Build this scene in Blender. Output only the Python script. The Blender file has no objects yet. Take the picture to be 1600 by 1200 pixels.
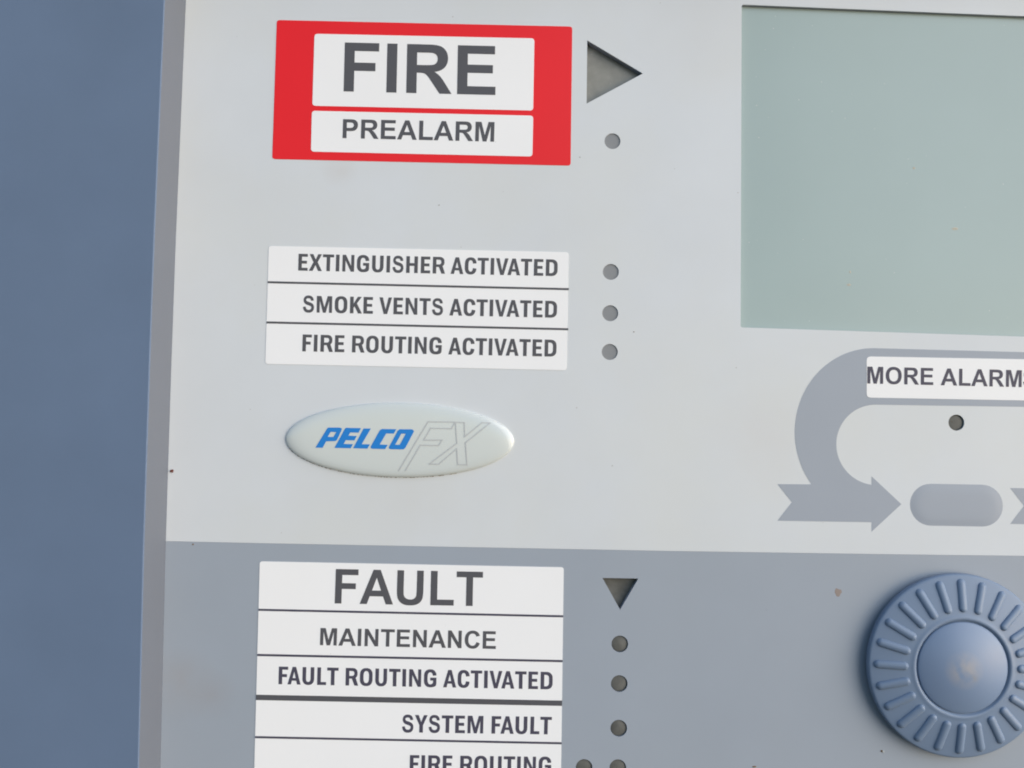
import bpy, bmesh, math, random
from mathutils import Matrix, Vector

# ----------------------------------------------------------------------------
# camera, sky, sun, exposure
# ----------------------------------------------------------------------------
scn = bpy.context.scene
scn.render.engine = 'CYCLES'
COL = scn.collection
MM = 0.001
BASE = 150.0                       # height of the layout origin above the panel's lower edge, mm

cam_data = bpy.data.cameras.new('camera')
cam = bpy.data.objects.new('camera', cam_data)
COL.objects.link(cam)
cam_data.sensor_width = 36.0
cam_data.lens = 33.75
cam_data.clip_start = 0.01
cam_data.clip_end = 100.0
cam.matrix_world = Matrix(((0.9997458, -0.0197949, -0.0107892, 0.000000), (-0.0116106, -0.0418623, -0.9990559, -0.211268), (0.0193245, 0.9989273, -0.0420815, 0.150000), (0, 0, 0, 1)))
scn.camera = cam

SUN_EL, SUN_ROT = math.radians(15), math.radians(122)     # low, to the right of the panel and in front of it
world = bpy.data.worlds.new('World')
scn.world = world
world.use_nodes = True
wn = world.node_tree
sky = wn.nodes.new('ShaderNodeTexSky')
sky.sky_type = 'NISHITA'
sky.sun_disc = False
sky.sun_elevation = SUN_EL
sky.sun_rotation = SUN_ROT
sky.air_density = 1.0
sky.dust_density = 0.7
sky.ozone_density = 3
bg = wn.nodes['Background']
bg.inputs['Strength'].default_value = 0.1
wn.links.new(sky.outputs[0], bg.inputs['Color'])

sun_data = bpy.data.lights.new('sun', 'SUN')
sun_data.energy = 1.5
sun_data.angle = math.radians(80)
sun_data.color = (1.0, 0.97, 0.94)
sun = bpy.data.objects.new('sun', sun_data)
COL.objects.link(sun)
sd = Vector((math.sin(SUN_ROT) * math.cos(SUN_EL), math.cos(SUN_ROT) * math.cos(SUN_EL), math.sin(SUN_EL)))
sun.rotation_euler = sd.to_track_quat('Z', 'Y').to_euler()
sun.location = sd * 2

scn.cycles.filter_width = 1.9
scn.view_settings.view_transform = 'Standard'
scn.view_settings.look = 'None'
scn.view_settings.gamma = 1.0
scn.view_settings.exposure = 1.08

# ----------------------------------------------------------------------------
# materials
# ----------------------------------------------------------------------------
def lin(c):
    c = c / 255.0
    return c / 12.92 if c <= 0.04045 else ((c + 0.055) / 1.055) ** 2.4

def rgb(r, g, b):
    return (lin(r), lin(g), lin(b), 1.0)

def material(name, col, rough=0.5, spec=0.4, mottle=0.03, warm=0.0, grain=0.02, bump=0.0, bump_scale=2500, coat=0.0, specks=None, edge=None, patch=38):
    """painted or moulded plastic: base colour with faint blotches, fine grain, optional dirt specks and edge stain"""
    m = bpy.data.materials.new(name)
    m.use_nodes = True
    nt = m.node_tree
    N, L = nt.nodes, nt.links
    b = N['Principled BSDF']
    b.inputs['Roughness'].default_value = rough
    b.inputs['Specular IOR Level'].default_value = spec
    if coat:
        b.inputs['Coat Weight'].default_value = coat
        b.inputs['Coat Roughness'].default_value = 0.06
    tc = N.new('ShaderNodeTexCoord')

    def noise(scale, detail=3.0, rough_=0.55):
        n = N.new('ShaderNodeTexNoise')
        n.inputs['Scale'].default_value = scale
        n.inputs['Detail'].default_value = detail
        n.inputs['Roughness'].default_value = rough_
        L.new(tc.outputs['Object'], n.inputs['Vector'])
        return n

    def mix(fac, a, bcol, mode='MIX'):
        x = N.new('ShaderNodeMix')
        x.data_type = 'RGBA'
        x.blend_type = mode
        if isinstance(fac, float):
            x.inputs['Factor'].default_value = fac
        else:
            L.new(fac, x.inputs['Factor'])
        for sock, v in (('A', a), ('B', bcol)):
            s = [i for i in x.inputs if i.name == sock and i.type == 'RGBA'][0]
            if isinstance(v, tuple):
                s.default_value = v
            else:
                L.new(v, s)
        return [o for o in x.outputs if o.type == 'RGBA'][0]

    def ramp(v, lo, hi, a=0.0, bb=1.0):
        r = N.new('ShaderNodeMapRange')
        r.inputs['From Min'].default_value = lo
        r.inputs['From Max'].default_value = hi
        r.inputs['To Min'].default_value = a
        r.inputs['To Max'].default_value = bb
        L.new(v, r.inputs['Value'])
        return r.outputs[0]

    c = (col[0], col[1], col[2], 1.0)
    out = c
    if mottle:
        n1 = noise(patch, 4)
        lo = tuple(v * (1 - mottle) for v in c[:3]) + (1.0,)
        hi = tuple(min(1, v * (1 + mottle)) for v in c[:3]) + (1.0,)
        out = mix(ramp(n1.outputs[0], 0.3, 0.7), lo, hi)
    if warm:
        n2 = noise(17, 5, 0.6)
        w = (min(1, c[0] * 1.0), c[1] * 0.975, c[2] * 0.90, 1.0)
        out = mix(ramp(n2.outputs[0], 0.45, 0.75, 0.0, warm), out, w)
    if grain:
        n3 = noise(2300, 2)
        out = mix(ramp(n3.outputs[0], 0.25, 0.75, 0.0, grain * 4), out, tuple(v * 0.86 for v in c[:3]) + (1.0,))
    if specks:
        scale, size, scol, amt = specks
        v = N.new('ShaderNodeTexVoronoi')
        v.inputs['Scale'].default_value = scale
        L.new(tc.outputs['Object'], v.inputs['Vector'])
        near = ramp(v.outputs['Distance'], size * 0.5, size, 1.0, 0.0)
        # keep only some of the cells, so that specks lie scattered
        sep = N.new('ShaderNodeSeparateColor')
        L.new(v.outputs['Color'], sep.inputs[0])
        keep = N.new('ShaderNodeMath'); keep.operation = 'GREATER_THAN'
        keep.inputs[1].default_value = 0.62
        L.new(sep.outputs[0], keep.inputs[0])
        mul = N.new('ShaderNodeMath'); mul.operation = 'MULTIPLY'
        L.new(near, mul.inputs[0]); L.new(keep.outputs[0], mul.inputs[1])
        mul2 = N.new('ShaderNodeMath'); mul2.operation = 'MULTIPLY'
        L.new(mul.outputs[0], mul2.inputs[0]); mul2.inputs[1].default_value = amt
        out = mix(mul2.outputs[0], out, scol)
    if edge:
        x0, x1, ecol, amt = edge            # stain that fades away from the plate's left edge
        sp = N.new('ShaderNodeSeparateXYZ')
        L.new(tc.outputs['Object'], sp.inputs[0])
        skew = N.new('ShaderNodeMath'); skew.operation = 'MULTIPLY_ADD'
        L.new(sp.outputs['Z'], skew.inputs[0]); skew.inputs[1].default_value = -0.0 ; L.new(sp.outputs['X'], skew.inputs[2])
        f = ramp(skew.outputs[0], x0, x1, amt, 0.0)
        n4 = noise(300, 3)
        mm_ = N.new('ShaderNodeMath'); mm_.operation = 'MULTIPLY'
        L.new(f, mm_.inputs[0]); L.new(ramp(n4.outputs[0], 0.3, 0.7, 0.4, 1.0), mm_.inputs[1])
        out = mix(mm_.outputs[0], out, ecol)
    if isinstance(out, tuple):
        b.inputs['Base Color'].default_value = out
    else:
        L.new(out, b.inputs['Base Color'])
    if bump:
        nb = noise(bump_scale, 2)
        bp = N.new('ShaderNodeBump')
        bp.inputs['Strength'].default_value = 0.1
        bp.inputs['Distance'].default_value = 0.00005
        L.new(nb.outputs[0], bp.inputs['Height'])
        L.new(bp.outputs[0], b.inputs['Normal'])
    return m

def add_stain(m, centre, radius, col, amt, scale=260, lo=0.38, hi=0.62):
    """a smudge of dry dirt: noisy patch round a point of the object"""
    nt = m.node_tree; N, L = nt.nodes, nt.links
    b = N['Principled BSDF']
    tc = N.new('ShaderNodeTexCoord')
    d = N.new('ShaderNodeVectorMath'); d.operation = 'DISTANCE'
    L.new(tc.outputs['Object'], d.inputs[0]); d.inputs[1].default_value = centre
    r = N.new('ShaderNodeMapRange'); r.inputs['From Min'].default_value = radius * 0.05; r.inputs['From Max'].default_value = radius
    r.inputs['To Min'].default_value = 1.0; r.inputs['To Max'].default_value = 0.0
    L.new(d.outputs['Value'], r.inputs['Value'])
    n = N.new('ShaderNodeTexNoise'); n.inputs['Scale'].default_value = scale; n.inputs['Detail'].default_value = 5
    L.new(tc.outputs['Object'], n.inputs['Vector'])
    r2 = N.new('ShaderNodeMapRange'); r2.inputs['From Min'].default_value = lo; r2.inputs['From Max'].default_value = hi
    r2.inputs['To Max'].default_value = amt
    L.new(n.outputs[0], r2.inputs['Value'])
    mu = N.new('ShaderNodeMath'); mu.operation = 'MULTIPLY'
    L.new(r.outputs[0], mu.inputs[0]); L.new(r2.outputs[0], mu.inputs[1])
    x = N.new('ShaderNodeMix'); x.data_type = 'RGBA'
    src = b.inputs['Base Color'].links[0].from_socket
    A = [i for i in x.inputs if i.name == 'A' and i.type == 'RGBA'][0]; B = [i for i in x.inputs if i.name == 'B' and i.type == 'RGBA'][0]
    L.new(src, A); B.default_value = col; L.new(mu.outputs[0], x.inputs['Factor'])
    L.new([o for o in x.outputs if o.type == 'RGBA'][0], b.inputs['Base Color'])

DIRT = rgb(120, 104, 84)
M = {
    'plate':  material('light_grey_membrane', rgb(201, 205, 208), 0.42, 0.35, 0.025, 0.7, 0.006, 0.05, 1500, specks=(170, 0.035, rgb(140, 132, 122), 0.45)),
    'lower':  material('mid_grey_membrane', rgb(149, 157, 167), 0.42, 0.35, 0.025, 0.25, 0.01, 0.05, 1500, specks=(150, 0.03, rgb(110, 104, 98), 0.5)),
    'mark':   material('printed_grey', rgb(150, 157, 167), 0.42, 0.35, 0.02, 0.2, 0.008),
    'blue':   material('blue_grey_plastic', rgb(97, 114, 138), 0.5, 0.3, 0.05, 0.25, 0.03, 0.18, 1800),
    'trim':   material('reflection_grey_wall', rgb(105, 110, 119), 0.5, 0.3, 0.03, 0.2, 0.02, 0.1, 1800),  # blue cover's inner wall; the white plate's reflection is put into this grey
    'knob':   material('blue_knob_plastic', rgb(114, 131, 154), 0.42, 0.35, 0.03, 0.0, 0.02, 0.12, 2200),
    'white':  material('white_label_paper', rgb(231, 231, 231), 0.5, 0.3, 0.012, 0.12, 0.006, 0.04, 1500, specks=(260, 0.03, rgb(120, 110, 105), 0.35)),
    'red':    material('red_print', rgb(222, 28, 34), 0.42, 0.35, 0.02, 0.0, 0.008),
    'ink':    material('dark_grey_ink', rgb(82, 82, 86), 0.5, 0.3, 0.03, 0.0, 0.02),
    'ink2':   material('dark_violet_ink', rgb(72, 70, 84), 0.5, 0.3, 0.03, 0.0, 0.02),
    'lcd':    material('display_glass', rgb(153, 169, 167), 0.25, 0.4, 0.02, 0.12, 0.008, specks=(230, 0.035, rgb(200, 208, 206), 0.6)),
    'lens':   material('grey_light_window', rgb(130, 132, 134), 0.4, 0.35, 0.10, 0.0, 0.03, specks=(700, 0.08, rgb(90, 90, 90), 0.6)),
    'lens2':  material('olive_grey_lens', rgb(130, 130, 124), 0.35, 0.4, 0.22, 0.8, 0.05, patch=240, specks=(900, 0.10, rgb(176, 176, 168), 0.5)),
    'lens3':  material('dark_olive_lens', rgb(96, 96, 92), 0.5, 0.25, 0.25, 0.5, 0.05, patch=420),
    'wall':   material('shaded_cut_wall', rgb(150, 155, 166), 0.5, 0.3, 0.06, 0.0, 0.04),  # greyer than the plate: shade of the cut-out walls put into the colour
    'badge':  material('pale_resin', rgb(198, 204, 202), 0.22, 0.5, 0.015, 0.1, 0.0, coat=0.6),
    'brand':  material('bright_blue_print', rgb(30, 122, 200), 0.3, 0.4, 0.03, 0.0, 0.0),
    'line':   material('pale_grey_print', rgb(177, 180, 181), 0.3, 0.4, 0.03, 0.0, 0.0),
    'dirt':   material('brown_dirt', DIRT, 0.9, 0.1, 0.2, 0.0, 0.1),
    'rust':   material('red_brown_fleck', rgb(104, 62, 56), 0.8, 0.2, 0.2, 0.0, 0.1),
    'tan':    material('tan_dirt', rgb(146, 135, 128), 0.9, 0.1, 0.1, 0.0, 0.05),
    'smut':   material('pale_brown_fleck', rgb(180, 176, 162), 0.9, 0.1, 0.05, 0.0, 0.05),
    'pale':   material('pale_dust', rgb(186, 190, 188), 0.9, 0.1, 0.1, 0.0, 0.05),
}

M['cap'] = material('blue_cap_plastic', rgb(116, 134, 160), 0.38, 0.4, 0.03, 0.0, 0.02, 0.1, 2200)
add_stain(M['cap'], (-0.0006, -0.0064, -0.0002), 0.0044, rgb(160, 156, 154), 0.85, 330, 0.30, 0.55)
add_stain(M['cap'], (0.0016, -0.0063, -0.0016), 0.0013, rgb(150, 138, 112), 0.9)

def on_plate(p):
    return (p[0] * MM, 0.0, (p[1] + BASE) * MM)
# smears of dirt seen on the plates
add_stain(M['lower'], on_plate((-67.840, -57.431)), 0.0085, rgb(150, 148, 148), 0.55, 130, 0.2, 0.7)
add_stain(M['lower'], on_plate((-61.550, -59.657)), 0.0060, rgb(146, 145, 147), 0.5, 130, 0.2, 0.7)
add_stain(M['plate'], on_plate((-36.980, 55.889)), 0.0045, rgb(192, 188, 184), 0.5, 130, 0.2, 0.7)
add_stain(M['plate'], on_plate((42.399, 85.790)), 0.0160, rgb(197, 197, 194), 0.6, 70, 0.2, 0.75)
add_stain(M['plate'], on_plate((57.529, -2.714)), 0.0140, rgb(198, 197, 196), 0.6, 70, 0.2, 0.75)
add_stain(M['plate'], on_plate((-19.677, -15.385)), 0.0200, rgb(195, 196, 194), 0.6, 70, 0.2, 0.75)
# ----------------------------------------------------------------------------
# geometry helpers: layout is in mm on the panel's front (x right, z up), y = depth (minus is towards the viewer)
# ----------------------------------------------------------------------------
def W(x, y, z):
    return (x * MM, y * MM, (z + BASE) * MM)

def link(name, verts, faces, mat, parent, smooth=False, origin=None, label=None):
    if origin is None:
        ox = oz = oy = 0.0
        vs = [W(*v) for v in verts]
        loc = (0, 0, 0)
    else:
        o = W(*origin)
        vs = [tuple(a - b for a, b in zip(W(*v), o)) for v in verts]
        loc = o
    me = bpy.data.meshes.new(name)
    me.from_pydata(vs, [], faces)
    me.update()
    bm = bmesh.new(); bm.from_mesh(me)
    bmesh.ops.remove_doubles(bm, verts=bm.verts, dist=1e-7)
    bmesh.ops.recalc_face_normals(bm, faces=bm.faces)
    if len(bm.faces) and max(v.co.y for v in bm.verts) - min(v.co.y for v in bm.verts) < 2e-5:
        for f in bm.faces:                      # flat print faces the viewer
            if f.normal.y > 0:
                f.normal_flip()
    bm.to_mesh(me); bm.free()
    if smooth:
        for p in me.polygons:
            p.use_smooth = True
    me.materials.append(M[mat])
    ob = bpy.data.objects.new(name, me)
    COL.objects.link(ob)
    ob.location = loc
    if parent is not None:
        ob.parent = parent
        if parent.parent is not None:
            ob.location = Vector(loc) - parent.location
    if label:
        ob['label'] = label
    return ob

def fill(contours, extrude=0.0, bevel=0.0):
    """outlines (with holes) -> filled flat or extruded mesh; returns verts (u, v, w) and faces"""
    cu = bpy.data.curves.new('outline', 'CURVE')
    cu.dimensions = '2D'
    cu.fill_mode = 'BOTH'
    cu.extrude = extrude
    cu.bevel_depth = bevel
    cu.bevel_resolution = 1
    for c in contours:
        sp = cu.splines.new('POLY')
        sp.points.add(len(c) - 1)
        for p, (x, y) in zip(sp.points, c):
            p.co = (x, y, 0, 1)
        sp.use_cyclic_u = True
    ob = bpy.data.objects.new('outline', cu)
    COL.objects.link(ob)
    dg = bpy.context.evaluated_depsgraph_get()
    me = bpy.data.meshes.new_from_object(ob.evaluated_get(dg))
    vs = [tuple(v.co) for v in me.vertices]
    fs = [tuple(p.vertices) for p in me.polygons]
    bpy.data.objects.remove(ob); bpy.data.curves.remove(cu); bpy.data.meshes.remove(me)
    return vs, fs

def slab(name, contours, y_front, thick, mat, parent, bevel=0.0, label=None):
    """plate cut to the outline, front face at y_front, given thickness"""
    h = thick / 2
    vs, fs = fill(contours, max(h - bevel, 0.0001), bevel)
    return link(name, [(x, y_front + h - w, y) for x, y, w in vs], fs, mat, parent, label=label)

def sheet(name, contours, y, mat, parent, label=None):
    vs, fs = fill(contours)
    return link(name, [(a, y, b) for a, b, w in vs], fs, mat, parent, label=label)

def circle(c, r, n=40):
    return [(c[0] + r * math.cos(2 * math.pi * i / n), c[1] + r * math.sin(2 * math.pi * i / n)) for i in range(n)]

def rounded(quad, r, n=6):
    """quad: four corners in order; corners rounded by r"""
    out = []
    k = len(quad)
    for i in range(k):
        p = Vector(quad[i]); a = Vector(quad[i - 1]); b = Vector(quad[(i + 1) % k])
        da = (a - p).normalized(); db = (b - p).normalized()
        s = p + da * r; e = p + db * r
        for j in range(n + 1):
            t = j / n
            q = s * (1 - t) ** 2 + p * 2 * t * (1 - t) + e * t * t
            # pull the quadratic towards a round corner
            out.append((q.x, q.y))
    return out

def ell(c, rx, ry, a0, a1, n=24):
    return [(c[0] + rx * math.cos(math.radians(a0 + (a1 - a0) * i / n)), c[1] + ry * math.sin(math.radians(a0 + (a1 - a0) * i / n))) for i in range(n + 1)]

# ----------------------------------------------------------------------------
# lettering: a wide bold grotesque (units 1466 = cap height) and a condensed bold (units 1000 = cap height)
# ----------------------------------------------------------------------------
WIDE = {
 'A': (1479, 'M1471 0h-322l-128 333h-586l-121 -333h-314l571 1466h313zM926 580l-202 544l-198 -544z'),
 'C': (1479, 'M1087 539l287 -91q-66 -240 -219.5 -356.5t-389.5 -116.5q-292 0 -480 199.5t-188 545.5q0 366 189 568.5t497 202.5q269 0 437 -159q100 -94 150 -270l-293 -70q-26 114 -108.5 180t-200.5 66q-163 0 -264.5 -117t-101.5 -379q0 -278 100 -396t260 -118q118 0 203 75t122 236z'),
 'E': (1366, 'M149 0v1466h1087v-248h-791v-325h736v-247h-736v-399h819v-247z'),
 'F': (1251, 'M151 0v1466h1005v-248h-709v-347h612v-248h-612v-623z'),
 'I': (569, 'M140 0v1466h296v-1466z'),
 'L': (1251, 'M157 0v1466h296v-1219h736v-247z'),
 'M': (1706, 'M145 0v1466h443l266 -1000l263 1000h444v-1466h-275v1154l-291 -1154h-285l-290 1154v-1154z'),
 'N': (1479, 'M152 0v1466h288l600 -979v979h275v-1466h-297l-591 956v-956z'),
 'O': (1593, 'M89 724q0 224 67 376q50 112 136.5 201t189.5 132q137 58 316 58q324 0 518.5 -201t194.5 -559q0 -355 -193 -555.5t-516 -200.5q-327 0 -520 199.5t-193 549.5zM394 734q0 -249 115 -377.5t292 -128.5t290.5 127.5t113.5 382.5q0 252 -110.5 376t-293.5 124t-295 -125.5t-112 -378.5z'),
 'P': (1366, 'M149 0v1466h475q270 0 352 -22q126 -33 211 -143.5t85 -285.5q0 -135 -49 -227t-124.5 -144.5t-153.5 -69.5q-106 -21 -307 -21h-193v-553zM445 1218v-416h162q175 0 234 23t92.5 72t33.5 114q0 80 -47 132t-119 65q-53 10 -213 10z'),
 'R': (1479, 'M150 0v1466h623q235 0 341.5 -39.5t170.5 -140.5t64 -231q0 -165 -97 -272.5t-290 -135.5q96 -56 158.5 -123t168.5 -238l179 -286h-354l-214 319q-114 171 -156 215.5t-89 61t-149 16.5h-60v-612zM446 846h219q213 0 266 18t83 62t30 110q0 74 -39.5 119.5t-111.5 57.5q-36 5 -216 5h-231z'),
 'S': (1366, 'M74 477l288 28q26 -145 105.5 -213t214.5 -68q143 0 215.5 60.5t72.5 141.5q0 52 -30.5 88.5t-106.5 63.5q-52 18 -237 64q-238 59 -334 145q-135 121 -135 295q0 112 63.5 209.5t183 148.5t288.5 51q276 0 415.5 -121t146.5 -323l-296 -13q-19 113 -81.5 162.5t-187.5 49.5q-129 0 -202 -53q-47 -34 -47 -91q0 -52 44 -89q56 -47 272 -98t319.5 -105.5t162 -149t58.5 -233.5q0 -126 -70 -236t-198 -163.5t-319 -53.5q-278 0 -427 128.5t-174 374.5z'),
 'T': (1251, 'M479 0v1218h-435v248h1165v-248h-434v-1218z'),
 'U': (1479, 'M147 1466h296v-794q0 -189 11 -245q19 -90 90.5 -144.5t195.5 -54.5q126 0 190 51.5t77 126.5t13 249v811h296v-770q0 -264 -24 -373t-88.5 -184t-172.5 -119.5t-282 -44.5q-210 0 -318.5 48.5t-171.5 126t-83 162.5q-29 126 -29 372z'),
}

def parse(path, n=5):
    import re
    toks = re.findall(r'[A-Za-z]|-?\d+\.?\d*', path)
    i, out, cur, last = 0, [], None, None
    x = y = 0.0
    cmd = None
    while i < len(toks):
        if toks[i].isalpha():
            cmd = toks[i]; i += 1
            if cmd == 'z':
                out.append(cur); cur = None; last = None
                continue
        if cmd == 'M':
            x, y = float(toks[i]), float(toks[i + 1]); i += 2
            cur = [(x, y)]
        elif cmd == 'h':
            x += float(toks[i]); i += 1; cur.append((x, y)); last = None
        elif cmd == 'v':
            y += float(toks[i]); i += 1; cur.append((x, y)); last = None
        elif cmd == 'l':
            x += float(toks[i]); y += float(toks[i + 1]); i += 2; cur.append((x, y)); last = None
        elif cmd in 'qt':
            if cmd == 'q':
                c = (x + float(toks[i]), y + float(toks[i + 1])); i += 2
            else:
                c = (2 * x - last[0], 2 * y - last[1]) if last else (x, y)
            ex, ey = x + float(toks[i]), y + float(toks[i + 1]); i += 2
            for k in range(1, n + 1):
                t = k / n
                cur.append((x * (1 - t) ** 2 + 2 * c[0] * t * (1 - t) + ex * t * t, y * (1 - t) ** 2 + 2 * c[1] * t * (1 - t) + ey * t * t))
            x, y, last = ex, ey, c
    for c in out:
        if math.hypot(c[0][0] - c[-1][0], c[0][1] - c[-1][1]) < 1:
            c.pop()
    return out

def arc(cx, cy, rx, ry, a0, a1, n=9, e=2.3):
    o = []
    for i in range(n + 1):
        a = math.radians(a0 + (a1 - a0) * i / n)
        c, s = math.cos(a), math.sin(a)
        o.append((cx + rx * math.copysign(abs(c) ** (2 / e), c), cy + ry * math.copysign(abs(s) ** (2 / e), s)))
    return o

def rr(x0, y0, x1, y1, rx, ry):
    return arc(x1 - rx, y1 - ry, rx, ry, 0, 90) + arc(x0 + rx, y1 - ry, rx, ry, 90, 180) + arc(x0 + rx, y0 + ry, rx, ry, 180, 270) + arc(x1 - rx, y0 + ry, rx, ry, 270, 360)

ST, BR = 210.0, 172.0        # stem and bar weight of the condensed face
def _narrow():
    s, b = ST, BR
    g = {}
    def add(ch, l, w, r, cs):
        g[ch] = (l, w, r, cs)
    add('I', 90, s, 90, [[(0, 0), (0, 1000), (s, 1000), (s, 0)]])
    w = 560
    add('E', 90, w, 60, [[(0, 0), (0, 1000), (w - 10, 1000), (w - 10, 1000 - b), (s, 1000 - b), (s, 590), (w - 50, 590), (w - 50, 590 - b), (s, 590 - b), (s, b), (w, b), (w, 0)]])
    w = 540
    add('F', 90, w, 40, [[(0, 0), (0, 1000), (w, 1000), (w, 1000 - b), (s, 1000 - b), (s, 580), (w - 60, 580), (w - 60, 580 - b), (s, 580 - b), (s, 0)]])
    w = 520
    add('L', 90, w, 20, [[(0, 0), (0, 1000), (s, 1000), (s, b), (w, b), (w, 0)]])
    w = 690
    add('H', 90, w, 90, [[(0, 0), (0, 1000), (s, 1000), (s, 595), (w - s, 595), (w - s, 1000), (w, 1000), (w, 0), (w - s, 0), (w - s, 595 - b), (s, 595 - b), (s, 0)]])
    w = 700
    add('N', 90, w, 90, [[(0, 0), (0, 1000), (200, 1000), (w - 182, 345), (w - 182, 1000), (w, 1000), (w, 0), (w - 195, 0), (182, 665), (182, 0)]])
    w = 660
    add('T', 28, w, 28, [[((w - s) / 2, 0), ((w - s) / 2, 1000 - b), (0, 1000 - b), (0, 1000), (w, 1000), (w, 1000 - b), ((w + s) / 2, 1000 - b), ((w + s) / 2, 0)]])
    w = 770
    add('X', 15, w, 15, [[(0, 0), (258, 520), (20, 1000), (240, 1000), (388, 680), (532, 1000), (750, 1000), (512, 520), (w, 0), (545, 0), (385, 345), (222, 0)]])
    w = 760
    add('A', 10, w, 10, [[(0, 0), (278, 1000), (482, 1000), (w, 0), (553, 0), (500, 215), (255, 215), (203, 0)], [(292, 365), (463, 365), (378, 735)]])
    w = 745
    add('V', 10, w, 10, [[(270, 0), (0, 1000), (208, 1000), (376, 270), (540, 1000), (w, 1000), (475, 0)]])
    w = 730
    add('Y', 10, w, 10, [[((w - s) / 2, 0), ((w - s) / 2, 420), (0, 1000), (215, 1000), (w / 2, 600), (w - 215, 1000), (w, 1000), ((w + s) / 2, 420), ((w + s) / 2, 0)]])
    w = 905
    add('M', 90, w, 90, [[(0, 0), (0, 1000), (268, 1000), (452, 330), (w - 268, 1000), (w, 1000), (w, 0), (w - 178, 0), (w - 178, 720), (535, 0), (370, 0), (178, 720), (178, 0)]])
    w = 700
    add('K', 90, w, 5, [[(0, 0), (0, 1000), (s, 1000), (s, 590), (455, 1000), (685, 1000), (405, 600), (w + 10, 0), (480, 0), (265, 420), (s, 320), (s, 0)]])
    w = 735
    add('O', 72, w, 72, [rr(0, -14, w, 1014, w / 2, 390), rr(s, b - 14, w - s, 1014 - b, (w - 2 * s) / 2, 260)])
    w = 690
    rx, ry = w / 2, 385
    add('C', 72, w, 40, [[(w, 660)] + arc(w - rx, 1014 - ry, rx, ry, 15, 90) + arc(rx, 1014 - ry, rx, ry, 90, 180) + arc(rx, ry - 14, rx, ry, 180, 270) + arc(w - rx, ry - 14, rx, ry, 270, 345) + [(w, 345), (w - s, 372)]
        + arc(w - rx, 260 + b - 14, rx - s, 260, 345, 270) + arc(rx, 260 + b - 14, rx - s, 260, 270, 180) + arc(rx, 1014 - b - 260, rx - s, 260, 180, 90) + arc(w - rx, 1014 - b - 260, rx - s, 260, 90, 15) + [(w - s, 640)]])
    w = 725
    rx = w / 2
    add('G', 72, w, 85, [[(w - 5, 670)] + arc(w - rx, 1014 - ry, rx, ry, 15, 90) + arc(rx, 1014 - ry, rx, ry, 90, 180) + arc(rx, ry - 14, rx, ry, 180, 270) + arc(w - rx, 200 - 14, rx, 200, 270, 340) + [(w, 240), (w, 540), (w * 0.5, 540), (w * 0.5, 540 - b + 8), (w - s + 12, 540 - b + 8), (w - s + 12, 260)]
        + arc(w - rx, 110 + b - 14, rx - s, 110, 340, 270) + arc(rx, 260 + b - 14, rx - s, 260, 270, 180) + arc(rx, 1014 - b - 260, rx - s, 260, 180, 90) + arc(w - rx, 1014 - b - 260, rx - s, 260, 90, 15) + [(w - s - 5, 650)]])
    w = 700
    add('D', 90, w, 70, [[(0, 0), (0, 1000)] + arc(w - 370, 640, 370, 360, 90, 0) + arc(w - 370, 360, 370, 360, 360, 270), [(s, b), (s, 1000 - b)] + arc(w - s - 190, 620, 190, 1000 - b - 620, 90, 0) + arc(w - s - 190, 380, 190, 380 - b, 360, 270)])
    w = 680
    add('U', 88, w, 88, [[(0, 1000)] + arc(w / 2, 350, w / 2, 364, 180, 270) + arc(w / 2, 350, w / 2, 364, 270, 360) + [(w, 1000), (w - s, 1000)] + arc(w / 2, 350, w / 2 - s, 364 - b, 360, 270) + arc(w / 2, 350, w / 2 - s, 364 - b, 270, 180) + [(s, 1000)]])
    w = 740
    add('R', 90, w, 15, [[(0, 0), (0, 1000)] + arc(390, 705, 300, 295, 90, 0) + arc(450, 690, 240, 270, 360, 300) + [(w, 0), (520, 0), (360, 395), (s, 395), (s, 0)], [(s, 550), (s, 1000 - b)] + arc(370, 700, 130, 1000 - b - 700, 90, 0) + arc(370, 690, 130, 140, 360, 270)])
    # S from the wide face, narrowed
    ss = [[((x - 74) * 0.545, y / 1466 * 1000) for x, y in c] for c in parse(WIDE['S'][1])]
    add('S', 60, 1212 * 0.545, 60, ss)
    return g

NARROW = _narrow()

def layout(text, face):
    """list of (glyph contours) placed along a line; cap height 1; also the ink end after each glyph"""
    glyphs, ends, x = [], [], 0.0
    first = None
    for i, ch in enumerate(text):
        if face == 'wide':
            if ch == ' ':
                x += 569 / 1466; ends.append(x); continue
            if i and text[i - 1] + ch == 'MS':
                x -= 0.06
            adv, path = WIDE[ch]
            cs = [[(x + px / 1466, py / 1466) for px, py in c] for c in parse(path)]
            x += adv / 1466
        else:
            if ch == ' ':
                x += 0.30; ends.append(x); continue
            l, w, r, c0 = NARROW[ch]
            if i and text[i - 1] + ch in ('VA', 'AV', 'TA', 'FA'):
                x -= 0.07
            cs = [[(x + (l + px) / 1000, py / 1000) for px, py in c] for c in c0]
            x += (l + w + r) / 1000
        glyphs.append(cs)
        ends.append(max(p[0] for c in cs for p in c))
        if first is None:
            first = min(p[0] for c in cs for p in c)
    glyphs = [[[(px - first, py) for px, py in c] for c in g] for g in glyphs]
    return glyphs, [e - first for e in ends]

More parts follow.
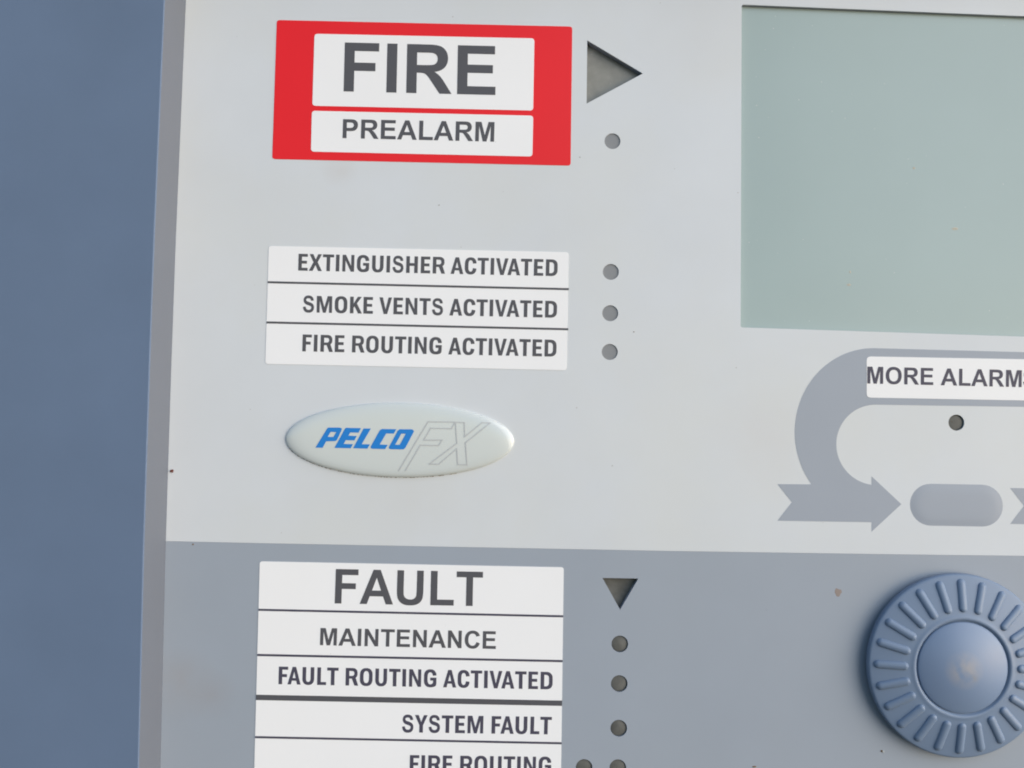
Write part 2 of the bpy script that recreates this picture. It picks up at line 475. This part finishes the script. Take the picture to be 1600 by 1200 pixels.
def lettering(name, text, face, bl, br, tl, tr, y, mat, parent, upto=None, dome=None):
    """print `text` so that its ink fills the box bottom-left, bottom-right, top-left, top-right (mm)"""
    glyphs, ends = layout(text, face)
    width = ends[(upto or len(text)) - 1]
    V, F = [], []
    for g in glyphs:
        vs, fs = fill(g)
        o = len(V)
        for a, b, _ in vs:
            u = a / width
            px = (bl[0] * (1 - u) + br[0] * u) * (1 - b) + (tl[0] * (1 - u) + tr[0] * u) * b
            pz = (bl[1] * (1 - u) + br[1] * u) * (1 - b) + (tl[1] * (1 - u) + tr[1] * u) * b
            V.append((px, y, pz))
        F += [tuple(i + o for i in f) for f in fs]
    return link(name, V, F, mat, parent)

def stroke(points, width, closed=False, step=1.0):
    """outline line of constant width as quads, subdivided so that it can follow a curved surface"""
    pts = [Vector(p) for p in points]
    if closed:
        pts.append(pts[0])
    V, F = [], []
    for a, b in zip(pts, pts[1:]):
        d = b - a
        L = d.length
        d.normalize()
        n = Vector((-d.y, d.x)) * width / 2
        a2, b2 = a - d * width / 2, b + d * width / 2
        k = max(1, int(L / step))
        o = len(V)
        for i in range(k + 1):
            p = a2.lerp(b2, i / k)
            V += [(p.x + n.x, p.y + n.y), (p.x - n.x, p.y - n.y)]
        for i in range(k):
            F.append((o + 2 * i, o + 2 * i + 1, o + 2 * i + 3, o + 2 * i + 2))
    return V, F

def lathe(profile, n=96):
    """profile: (radius, y) pairs; returns verts round the y axis (local, mm)"""
    V, F = [], []
    for r, y in profile:
        for i in range(n):
            a = 2 * math.pi * i / n
            V.append((r * math.cos(a), y, r * math.sin(a)))
    for j in range(len(profile) - 1):
        for i in range(n):
            i2 = (i + 1) % n
            F.append((j * n + i, j * n + i2, (j + 1) * n + i2, (j + 1) * n + i))
    return V, F

# ----------------------------------------------------------------------------
# the panel
# ----------------------------------------------------------------------------
panel = bpy.data.objects.new('fire_alarm_panel', None)
COL.objects.link(panel)
panel.empty_display_size = 0.02
panel['label'] = 'blue grey fire alarm control panel with printed labels, display and rotary knob'
panel['category'] = 'control panel'

DEPTH = 2.2                      # depth of the cut-outs
LCD_Y = 1.0                      # depth of the display glass
SKIN = 0.45                      # membrane thickness
LCD = [(52.221, 95.229), (52.655, 22.453), (62 + (115.788, 22.335)[0], (115.788, 22.335)[1] - 1.4), (62 + (116.014, 94.443)[0], (116.014, 94.443)[1] - 1.4)]
FIRE_TRI = [(17.638, 86.215), (17.726, 71.872), (30.222, 78.981)]
FAULT_TRI = [(22.874, -33.143), (26.855, -39.955), (30.766, -33.143)]
RD = 1.77
UPPER_DOTS = [(23.630, 63.507), (23.698, 34.201), (23.709, 24.999), (23.725, 16.413)]
MORE_DOT = (100.692, 2.307)
LOWER_DOTS = [(26.894, -47.370), (26.893, -55.921), (26.922, -65.498), (26.852, -73.960), (19.529, -74.031)]

X_R = 205.0                      # right edge of the plate
Z_T, Z_B = 108.0, -128.0
SPLIT = [(-72.441, -26.851), (-50.086, -26.936), (38.042, -27.031), (87.346, -26.880), (115.634, -26.713)]
split_r = (X_R, SPLIT[-1][1] - 1.0)
EDGE = [(-72.099, 93.202), (-72.316, 67.157), (-72.526, 39.953), (-72.565, 13.044), (-72.499, -12.183), (-72.441, -26.851), (-71.910, -75.506)]
edge_top = (EDGE[0][0] + 0.4, Z_T)
edge_bot = (EDGE[-1][0] - 0.5, Z_B)

faceplate = slab('faceplate', [SPLIT + [split_r, (X_R, Z_T), edge_top] + EDGE[:-2],
                  rounded(LCD, 0.5), FIRE_TRI] + [circle(c, RD) for c in UPPER_DOTS + [MORE_DOT]], 0, SKIN, 'plate', panel,
                 label='light grey upper faceplate')
lowerplate = slab('faceplate', [[(p[0], p[1] - 0.03) for p in SPLIT] + [(split_r[0], split_r[1] - 0.03), (X_R, Z_B), edge_bot, EDGE[-1]],
                  FAULT_TRI] + [circle(c, RD * 1.02) for c in LOWER_DOTS], 0, SKIN, 'lower', panel, label='darker grey lower faceplate')

slab('cutout_shade_plate', [[(X_R, Z_B), (X_R, Z_T), edge_top] + EDGE + [edge_bot], rounded(LCD, 0.5), FIRE_TRI, FAULT_TRI] + [circle(c, RD) for c in UPPER_DOTS + [MORE_DOT]] + [circle(c, RD * 1.02) for c in LOWER_DOTS],
     SKIN + 0.01, DEPTH - SKIN - 0.01, 'wall', panel)  # added layer behind the membrane, darkens the cut-out walls with painted shade

# blue cover: stands 9 mm proud all round the plate, its sloping inner wall greyed to show the plate's reflection
CH = 9.0
RUN = 1.45
def inset(pts, d):
    return [(p[0] - d, p[1]) for p in pts]
inner = [edge_top] + EDGE + [edge_bot]
win = inner + [(X_R, Z_B), (X_R, Z_T)]                         # opening at plate level
top_open = inset([(p[0] , p[1]) for p in inner], RUN) 
top_open[0] = (top_open[0][0], Z_T + RUN); top_open[-1] = (top_open[-1][0], Z_B - RUN)
top_open += [(X_R + RUN, Z_B - RUN), (X_R + RUN, Z_T + RUN)]
# sloping wall with a rounded lip
lip = 0.35
def ring(d, y):
    o = inset(inner, d)
    o[0] = (o[0][0], Z_T + d); o[-1] = (o[-1][0], Z_B - d)
    o += [(X_R + d, Z_B - d), (X_R + d, Z_T + d)]
    return [(x, y, z) for x, z in o]
def loft(rings):
    n = len(rings[0])
    V = [v for r in rings for v in r]
    F = []
    for j in range(len(rings) - 1):
        for i in range(n):
            i2 = (i + 1) % n
            F.append((j * n + i, j * n + i2, (j + 1) * n + i2, (j + 1) * n + i))
    return V, F
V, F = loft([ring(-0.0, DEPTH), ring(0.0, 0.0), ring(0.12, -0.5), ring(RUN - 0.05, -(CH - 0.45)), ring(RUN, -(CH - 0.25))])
link('inner_wall', V, F, 'trim', panel, smooth=False, label='sloping inner wall of the cover, reflected white in its colour')
rings = [ring(RUN, -(CH - 0.25))]
for k in range(1, 6):
    a = math.pi / 2 * k / 5
    rings.append(ring(RUN + 0.25 * (1 - math.cos(a)), -(CH - 0.25 + 0.25 * math.sin(a))))
V, F = loft(rings)
n = len(rings[0])
# flat front out to the cover's edge, then the sides
X_L = -168.0
outer = []
r_last = rings[-1]
def outline(m, y):
    pts = []
    for (x, _, z) in r_last:
        pts.append((x, y, z))
    return pts
m_ = 26.0
o_in = [(x, z) for x, _, z in r_last]
zt, zb = Z_T + m_, Z_B - m_ + 6
box = []
for i, (x, z) in enumerate(o_in):
    if i == 0: box.append((X_L, zt))
    elif i < len(inner) - 1: box.append((X_L, z))
    elif i == len(inner) - 1: box.append((X_L, zb))
    elif i == len(inner): box.append((X_R + m_, zb))
    else: box.append((X_R + m_, zt))
rings2 = [[(x, -CH, z) for x, z in box]]
for k in range(1, 5):
    a = math.pi / 2 * k / 4
    e = 2.0 * math.sin(a)
    rings2.append([(x + (-e if x < 0 else e), -CH + 2.0 * (1 - math.cos(a)), z + (e if z == zt else (-e if z == zb else 0))) for x, z in box])
rings2.append([(x, 40.0, z) for x, _, z in rings2[-1]])
V2, F2 = loft([r_last] + rings2)
o = len(V)
V += V2; F += [tuple(i + o for i in f) for f in F2]
cover = link('cover', V, F, 'blue', panel, smooth=False, label='blue grey plastic cover')
for p in cover.data.polygons:
    p.use_smooth = abs(p.normal.y) < 0.999

# backing board behind the cut-outs
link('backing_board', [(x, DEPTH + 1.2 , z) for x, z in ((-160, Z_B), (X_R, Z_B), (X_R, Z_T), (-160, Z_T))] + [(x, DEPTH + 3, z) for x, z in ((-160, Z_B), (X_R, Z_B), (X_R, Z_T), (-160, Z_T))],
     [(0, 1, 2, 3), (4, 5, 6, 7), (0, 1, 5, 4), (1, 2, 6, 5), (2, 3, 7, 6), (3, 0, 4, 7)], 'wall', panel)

# display
grow = lambda q, d: [(p[0] + (d if p[0] > sum(a[0] for a in q) / len(q) else -d), p[1] + (d if p[1] > sum(a[1] for a in q) / len(q) else -d)) for p in q]
slab('display', [grow(LCD, -0.01)], LCD_Y, 0.9, 'lcd', panel, label='blank grey green display screen')

# indicator windows
def light(pts, y, mat, label, dome=0.0):
    c = (sum(p[0] for p in pts) / len(pts), sum(p[1] for p in pts) / len(pts))
    rings_ = []
    for k in range(7):
        t = k / 6
        s = math.cos(t * math.pi / 2)
        rings_.append([(c[0] + (p[0] - c[0]) * max(s, 0.02), y - dome * math.sin(t * math.pi / 2), c[1] + (p[1] - c[1]) * max(s, 0.02)) for p in pts])
    base = [[(p[0], y + 0.5, p[1]) for p in pts]]
    V, F = loft(base + rings_)
    k = len(pts)
    F.append(tuple(range(len(V) - k, len(V))))
    return link('indicator_light', V, F, mat, panel, smooth=True, label=label)

light([(c := (sum(p[0] for p in FIRE_TRI) / 3, sum(p[1] for p in FIRE_TRI) / 3)) and (c[0] + (p[0] - c[0]) * 1.25, c[1] + (p[1] - c[1]) * 1.25) for p in FIRE_TRI], DEPTH - 0.1, 'lens2', 'large recessed triangular light pointing right', 0.25)
light([(c := (sum(p[0] for p in FAULT_TRI) / 3, sum(p[1] for p in FAULT_TRI) / 3)) and (c[0] + (p[0] - c[0]) * 1.3, c[1] + (p[1] - c[1]) * 1.3) for p in FAULT_TRI], DEPTH - 0.3, 'lens3', 'small triangular light pointing down', 0.3)
for c in UPPER_DOTS:
    light(circle(c, RD * 0.995, 36), 0.25, 'lens', 'flat grey round light', 0.02)
light(circle(MORE_DOT, RD * 0.99, 36), 0.55, 'lens3', 'recessed dark round light', 0.2)
for c in LOWER_DOTS:
    light(circle(c, RD * 1.01, 36), 0.5, 'lens3', 'dark olive round light', 0.3)

# red alarm sign with its two white nameplates
sign = slab('alarm_sign', [rounded([(-51.762, 89.134), (-51.855, 57.764), (14.387, 57.776), (14.232, 89.251)], 0.7)], -0.06, 0.06, 'red', panel, label='red alarm sign')
slab('nameplate', [rounded([(-43.269, 86.202), (-43.298, 69.933), (5.812, 69.989), (5.797, 86.338)], 0.75)], -0.10, 0.04, 'white', sign)
slab('nameplate', [rounded([(-43.366, 68.792), (-43.321, 59.623), (5.831, 59.628), (5.861, 68.833)], 0.75)], -0.10, 0.04, 'white', sign)
lettering('lettering', 'FIRE', 'wide', (-36.453, 73.327), (-2.675, 73.278), (-36.462, 84.392), (-2.726, 84.359), -0.13, 'ink', sign)
lettering('lettering', 'PREALARM', 'wide', (-36.399, 62.800), (-2.749, 62.761), (-36.399, 67.064), (-2.724, 67.176), -0.13, 'ink', sign)

# white status label, three rows
lab = slab('status_label', [rounded([(-52.024, 38.344), (-52.016, 12.259), (14.262, 12.174), (14.244, 38.383)], 0.7)], -0.08, 0.08, 'white', panel, label='white three row status label')
def rule(a, b, w, parent, mat='ink'):
    h = w / 2
    V = [(a[0], -0.11, a[1] - h), (b[0], -0.11, b[1] - h), (b[0], -0.11, b[1] + h), (a[0], -0.11, a[1] + h)]
    return link('divider_line', V, [(0, 1, 2, 3)], mat, parent)
rule((-52.009, 30.296), (14.440, 30.142), 0.47, lab)
rule((-52.009, 21.396), (14.462, 21.244), 0.47, lab)
lettering('lettering', 'EXTINGUISHER ACTIVATED', 'narrow', (-45.395, 33.021), (11.881, 32.981), (-45.389, 36.749), (11.902, 36.690), -0.11, 'ink', lab)
lettering('lettering', 'SMOKE VENTS ACTIVATED', 'narrow', (-44.089, 23.796), (11.900, 23.732), (-44.123, 27.481), (11.920, 27.457), -0.11, 'ink', lab)
lettering('lettering', 'FIRE ROUTING ACTIVATED', 'narrow', (-43.984, 15.172), (11.936, 15.113), (-43.978, 18.902), (11.956, 18.853), -0.11, 'ink', lab)

# white fault label
fl = slab('fault_label', [rounded([(-51.917, -30.851), (-51.751, -77.239), (-51.743, -88.770), (14.346, -89.170), (14.539, -76.237), (14.363, -30.971)], 0.6)], -0.08, 0.08, 'white', panel, label='white fault label with ruled rows')
rule((-51.850, -41.302), (14.432, -41.580), 0.46, fl, 'ink2')
rule((-51.832, -51.022), (14.458, -51.248), 0.48, fl, 'ink2')
rule((-51.832, -60.103), (14.515, -60.301), 1.15, fl)
rule((-51.767, -68.590), (14.565, -68.870), 0.46, fl, 'ink2')
lettering('lettering', 'FAULT', 'wide', (-35.388, -39.652), (-3.229, -39.695), (-35.311, -32.207), (-3.243, -32.267), -0.11, 'ink', fl)
lettering('lettering', 'MAINTENANCE', 'wide', (-38.337, -48.694), (-0.128, -48.870), (-38.301, -44.988), (-0.134, -45.075), -0.11, 'ink', fl)
lettering('lettering', 'FAULT ROUTING ACTIVATED', 'narrow', (-47.063, -57.204), (12.376, -57.367), (-47.077, -53.430), (12.366, -53.624), -0.11, 'ink2', fl)
lettering('lettering', 'SYSTEM FAULT', 'narrow', (-20.082, -67.071), (12.323, -67.015), (-20.103, -63.321), (12.354, -63.273), -0.11, 'ink2', fl)
lettering('lettering', 'FIRE ROUTING', 'narrow', (-18.217, -75.601), (12.376, -75.560), (-18.236, -71.892), (12.379, -71.817), -0.11, 'ink2', fl)

# looping arrow, second arrow, push button, MORE ALARMS label
loop = [(82.489, 18.439), (115.776, 18.543)]
far = 28.0
a0, a1, a2 = (82.489, 18.439), (64.861, -0.671), (82.553, -0.331)
i0, i1, i2 = (82.858, 5.921), (74.056, -3.103), (82.888, -2.935)
LO = ell(a2, a2[0] - a1[0], a0[1] - a2[1], 90, 216.5, 40)
LI = ell(i2, i2[0] - i1[0], i0[1] - i2[1], 90, 263, 36)
outline_ = [((115.776, 18.543)[0] + far, (115.776, 18.543)[1] - 0.5)] + LO + [(68.544, -11.900), (61.096, -11.983), (64.317, -15.906), (61.158, -19.997), (81.942, -19.955), (81.950, -22.013), (88.494, -15.869), (81.906, -9.895), (81.913, -11.848)] + LI[::-1] + [(115.737, 6.082), ((115.737, 6.082)[0] + far, (115.737, 6.082)[1] - 0.5)]
slab('loop_arrow', [outline_], -0.03, 0.03, 'mark', panel, label='grey looping arrow')
slab('flow_arrow', [[(112.627, -11.882), (115.668, -15.763), (112.607, -19.750), (132.691, -19.807), (132.678, -21.842), (139.261, -15.823), (132.757, -9.747), (132.744, -11.791)]], -0.03, 0.03, 'mark', panel, label='grey arrow right of the button')
ml = slab('alarm_count_label', [rounded([(80.673, 16.569), (80.707, 7.450), (123.160, 7.518), (123.202, 16.657)], 1.0)], -0.07, 0.04, 'white', panel, label='white label inside the loop arrow')
lettering('lettering', 'MORE ALARMS', 'wide', (80.838, 10.569), (115.180, 10.426), (80.852, 14.328), (115.248, 14.192), -0.10, 'ink2', ml, upto=10)

# pill-shaped button, softly domed under the membrane
pl, pr = (94.993, -15.876), (106.389, -15.863)
rp = 32.6 / 7.1
def pill(s, y):
    r = rp - s
    pts = []
    for c, a in ((pr, -90), (pl, 90)):
        for i in range(17):
            t = math.radians(a + 180 * i / 16)
            pts.append((c[0] + r * math.cos(t), y, c[1] + r * math.sin(t)))
    return pts
prof = [(0.0, -0.006), (0.35, -0.03), (0.8, -0.075), (1.3, -0.115), (1.9, -0.14), (2.6, -0.155), (3.4, -0.16), (rp - 0.05, -0.162)]
V, F = loft([pill(s, y) for s, y in prof])
k = 34
F.append(tuple(range(len(V) - k, len(V))))
link('push_button', V, F, 'mark', panel, smooth=True, label='grey pill shaped push button')

# oval badge
bc = (-22.027, -3.885)
bl_, brt = (-46.989, -4.181), (3.007, -3.897)
bt_, bb_ = (-21.972, 4.292), (-22.138, -12.036)
ux = Vector(brt) - Vector(bl_); uz = Vector(bt_) - Vector(bb_)
ba, bb = ux.length / 2, uz.length / 2
rotb = math.atan2(ux.y, ux.x)
BH = 0.75
def badge_h(x, z):
    dx, dz = x - bc[0], z - bc[1]
    lx = dx * math.cos(rotb) + dz * math.sin(rotb)
    lz = -dx * math.sin(rotb) + dz * math.cos(rotb)
    r = min(1.0, math.hypot(lx / ba, lz / bb))
    return 0.2 + BH * (1 - r ** 16) ** 0.6 + 0.12 * (1 - r * r)
V, F = [], []
rs = [1.0, 1.0, 0.999, 0.996, 0.99, 0.98, 0.968, 0.955, 0.94, 0.92, 0.895, 0.86, 0.82, 0.74, 0.62, 0.48, 0.3, 0.12]
nb = 96
rg = []
for j, r in enumerate(rs):
    row = []
    for i in range(nb):
        t = 2 * math.pi * i / nb
        lx, lz = ba * r * math.cos(t), bb * r * math.sin(t)
        x = bc[0] + lx * math.cos(rotb) - lz * math.sin(rotb)
        z = bc[1] + lx * math.sin(rotb) + lz * math.cos(rotb)
        row.append((x, 0.0 if j == 0 else -badge_h(x, z), z))
    rg.append(row)
V, F = loft(rg)
F.append(tuple(range(len(V) - nb, len(V))))
badge = link('badge', V, F, 'badge', panel, smooth=True, label='domed oval maker badge')
PEL = [[[(-40.306, -5.874), (-37.873, -1.679), (-37.627, -1.449), (-35.105, -1.401), (-34.708, -1.590), (-34.673, -1.841), (-35.649, -4.104), (-35.979, -4.362), (-38.021, -4.457), (-38.739, -5.872)], [(-37.097, -2.393), (-35.864, -2.397), (-36.451, -3.474), (-37.712, -3.470)]],
 [[(-36.163, -5.851), (-33.978, -1.604), (-33.703, -1.430), (-30.505, -1.452), (-31.012, -2.444), (-32.807, -2.423), (-33.209, -3.132), (-31.357, -3.180), (-31.893, -4.144), (-33.743, -4.123), (-34.198, -4.945), (-32.152, -4.962), (-32.632, -5.867)]],
 [[(-32.100, -5.857), (-29.915, -1.497), (-28.344, -1.495), (-30.247, -4.925), (-28.452, -4.947), (-28.989, -5.882)]],
 [[(-28.272, -5.420), (-26.399, -1.850), (-25.902, -1.532), (-22.786, -1.528), (-23.324, -2.493), (-24.980, -2.497), (-26.321, -4.934), (-24.582, -4.957), (-25.120, -5.893), (-27.867, -5.889), (-28.263, -5.756)]],
 [[(-24.291, -5.400), (-22.415, -1.774), (-22.029, -1.514), (-19.390, -1.491), (-18.991, -1.708), (-18.984, -2.045), (-20.698, -5.500), (-21.137, -5.901), (-23.942, -5.898), (-24.282, -5.736)], [(-21.669, -2.461), (-20.714, -2.471), (-21.946, -4.907), (-22.957, -4.898)]]]
V, F = [], []
for g in PEL:
    vs, fs = fill(g)
    o = len(V)
    V += [(a, -badge_h(a, b) - 0.06, b) for a, b, _ in vs]
    F += [tuple(i + o for i in f) for f in fs]
link('brand_lettering', V, F, 'brand', badge)
V, F = [], []
for pts, closed in [([(-22.034, -10.538), (-15.890, 0.234), (-10.045, 0.291), (-10.716, -1.155), (-15.297, -1.159), (-16.725, -3.769), (-12.711, -3.693), (-13.470, -4.914), (-17.457, -4.905), (-20.578, -10.511)], False), ([(-9.931, 0.237), (-7.962, 0.219), (-7.839, -2.897), (-4.109, 0.265), (-2.336, 0.243), (-7.615, -4.185), (-7.204, -8.999), (-9.225, -8.982), (-9.496, -5.539), (-13.378, -8.976), (-15.399, -8.958), (-9.494, -4.333)], True)]:
    vs, fs = stroke(pts, 0.23, closed)
    o = len(V)
    V += [(a, -badge_h(a, b) - 0.06, b) for a, b in vs]
    F += [tuple(i + o for i in f) for f in fs]
link('outline_lettering', V, F, 'line', badge)
# grime caught along the badge's lower edge
random.seed(4)
V, F = [], []
for i in range(90):
    t = math.radians(random.uniform(195, 300))
    w_ = random.uniform(0.06, 0.22); h_ = random.uniform(0.03, 0.10)
    lx, lz = (ba + 0.06) * math.cos(t), (bb + 0.06) * math.sin(t)
    x = bc[0] + lx * math.cos(rotb) - lz * math.sin(rotb); z = bc[1] + lx * math.sin(rotb) + lz * math.cos(rotb)
    o = len(V)
    for a in range(6):
        q = a * math.pi / 3
        V.append((x + w_ * math.cos(q), -0.02, z + h_ * math.sin(q) + w_ * math.cos(q) * -0.25 * math.cos(t) * -1))
    V.append((x, -0.10, z))
    F += [(o + a, o + (a + 1) % 6, o + 6) for a in range(6)]
gr = link('grime', V, F, 'dirt', badge)
gr['kind'] = 'stuff'

# ----------------------------------------------------------------------------
# rotary knob: skirt with 24 ribs, groove and domed cap
# ----------------------------------------------------------------------------
KC = (99.980, -50.169)
KR = 139.8 / 7.1
LIFT = 0.7
def cone(r):
    """height of the skirt's upper face at radius r"""
    t = (KR - 0.9 - r) / (KR - 0.9 - 11.6)
    return 2.3 + LIFT + 1.7 * t - 0.25 * t * t
prof = [(KR - 1.2, -0.0)] + [(a, b - LIFT) for a, b in ((KR - 1.2, -0.5), (KR - 0.05, -0.55), (KR, -0.7), (KR, -1.7), (KR - 0.08, -1.95), (KR - 0.25, -2.12), (KR - 0.5, -2.2))]
r = KR - 0.9
while r > 11.2:
    prof.append((r, -cone(r))); r -= 0.8
h0 = cone(11.0)
prof += [(11.0, -h0), (10.8, -h0 - 0.10), (10.5, -h0 - 0.14), (10.22, -h0 - 0.08), (10.06, -h0 + 0.08), (9.95, -h0 + 0.42), (8.6, -h0 + 0.45)]
V, F = lathe(prof, 128)
knob = link('rotary_knob', [(x + KC[0], y, z + KC[1]) for x, y, z in V], F, 'knob', panel, smooth=True, origin=(KC[0], 0, KC[1]), label='blue ribbed rotary knob')
prof = [(9.7, -h0 + 0.44), (9.7, -h0 + 0.2), (9.62, -h0 + 0.08), (9.45, -h0 - 0.02)]
for i in range(1, 13):
    t = i / 12
    prof.append((9.45 * (1 - t) + 0.02 * t, -h0 - 0.02 - 1.9 * (1 - (1 - t) ** 2.0)))
V, F = lathe(prof, 96)
F.append(tuple(range(len(V) - 96, len(V))))
cap = link('knob_cap', [(x + KC[0], y, z + KC[1]) for x, y, z in V], F, 'cap', knob, smooth=True, origin=(KC[0], 0, KC[1]))
# one rib: a capsule lying on the cone along +x, height 0.6 mm
r0, r1, hw = 11.7, 18.7, 0.92
V, F = [], []
rows = []
for j in range(7):
    a = j / 6 * math.pi / 2
    s = math.cos(a); hh = 0.66 * math.sin(a) - 0.05
    s = max(s, 0.03)
    row = []
    for c_, a0_ in ((r1 - hw, -90), (r0 + hw, 90)):
        for i in range(9):
            t = math.radians(a0_ + 180 * i / 8)
            x = c_ + hw * s * math.cos(t); z = hw * s * math.sin(t)
            row.append((x, -cone(math.hypot(x, z)) - hh, z))
    rows.append(row)
V, F = loft(rows)
F.append(tuple(range(len(V) - 18, len(V))))
rib = link('rib', [(x + KC[0], y, z + KC[1]) for x, y, z in V], F, 'knob', knob, smooth=True, origin=(KC[0], 0, KC[1]))
for i in range(1, 24):
    c = rib.copy()
    COL.objects.link(c)
    c.parent = knob
    c.rotation_euler = (0, math.radians(15 * i + 0.6), 0)
rib.rotation_euler = (0, math.radians(0.6), 0)

# ----------------------------------------------------------------------------
# single marks and flecks seen on the surfaces
# ----------------------------------------------------------------------------
def fleck(c, rx, rz, y, h, mat, seed, label=None):
    rnd = random.Random(seed)
    k = 12
    base = []
    for i in range(k):
        t = 2 * math.pi * i / k
        q = rnd.uniform(0.75, 1.2)
        base.append((c[0] + rx * q * math.cos(t), c[1] + rz * q * math.sin(t)))
    V, F = loft([[(x, y, z) for x, z in base], [(c[0] + (x - c[0]) * 0.7, y - h, c[1] + (z - c[1]) * 0.7) for x, z in base]])
    F.append(tuple(range(k, 2 * k)))
    return link('dirt_fleck', V, F, mat, panel, label=label)

fleck((-71.682, -11.610), 0.42, 0.38, 0, 0.3, 'rust', 1, 'red brown fleck at the plate edge')
fleck((74.616, -35.370), 0.72, 0.95, 0, 0.02, 'tan', 2, 'brown spot left of the knob')
fleck((84.653, -69.622), 0.28, 0.25, 0, 0.15, 'pale', 3)
fleck((84.303, -69.490), 0.22, 0.22, 0, 0.15, 'dirt', 5)
fleck((-66.556, -27.438), 0.2, 0.2, 0, 0.1, 'dirt', 6)
fleck((91.585, 59.208), 0.4, 0.3, LCD_Y, 0.02, 'smut', 7)
fleck((100.857, 45.713), 0.75, 0.35, LCD_Y, 0.02, 'smut', 8)
fleck((77.056, 32.585), 0.5, 0.3, LCD_Y, 0.02, 'smut', 9)
fleck((77.329, 35.451), 0.2, 0.35, LCD_Y, 0.02, 'smut', 10)
fleck((56.519, -73.275), 0.5, 0.2, 0, 0.1, 'dirt', 11)
rnd = random.Random(12)
V, F = [], []
for i in range(34):
    x = rnd.uniform(LCD[0][0] + 2, LCD[0][0] + 62); z = rnd.uniform(LCD[1][1] + 1, LCD[0][1] - 4)
    s = rnd.uniform(0.05, 0.16)
    o = len(V)
    V += [(x + s * math.cos(a * 1.0472), LCD_Y + 0.005, z + s * math.sin(a * 1.0472)) for a in range(6)] + [(x, LCD_Y - 0.03, z)]
    F += [(o + a, o + (a + 1) % 6, o + 6) for a in range(6)]
ds = link('dust', V, F, 'pale', panel)
ds['kind'] = 'stuff'
V, F = [], []
for i in range(16):
    x = rnd.uniform(-74, 110); z = rnd.uniform(-84, 84)
    s = rnd.uniform(0.04, 0.13)
    if x > LCD[0][0] - 1 and z > LCD[1][1] - 1: continue
    if math.hypot(x - KC[0], z - KC[1]) < KR + 1: continue
    o = len(V)
    V += [(x + s * math.cos(a * 1.0472) * rnd.uniform(.7, 1.3), -0.005, z + s * math.sin(a * 1.0472) * rnd.uniform(.7, 1.3)) for a in range(6)] + [(x, -0.13 - s * 0.4, z)]
    F += [(o + a, o + (a + 1) % 6, o + 6) for a in range(6)]
ds = link('grit', V, F, 'dirt', panel)
ds['kind'] = 'stuff'
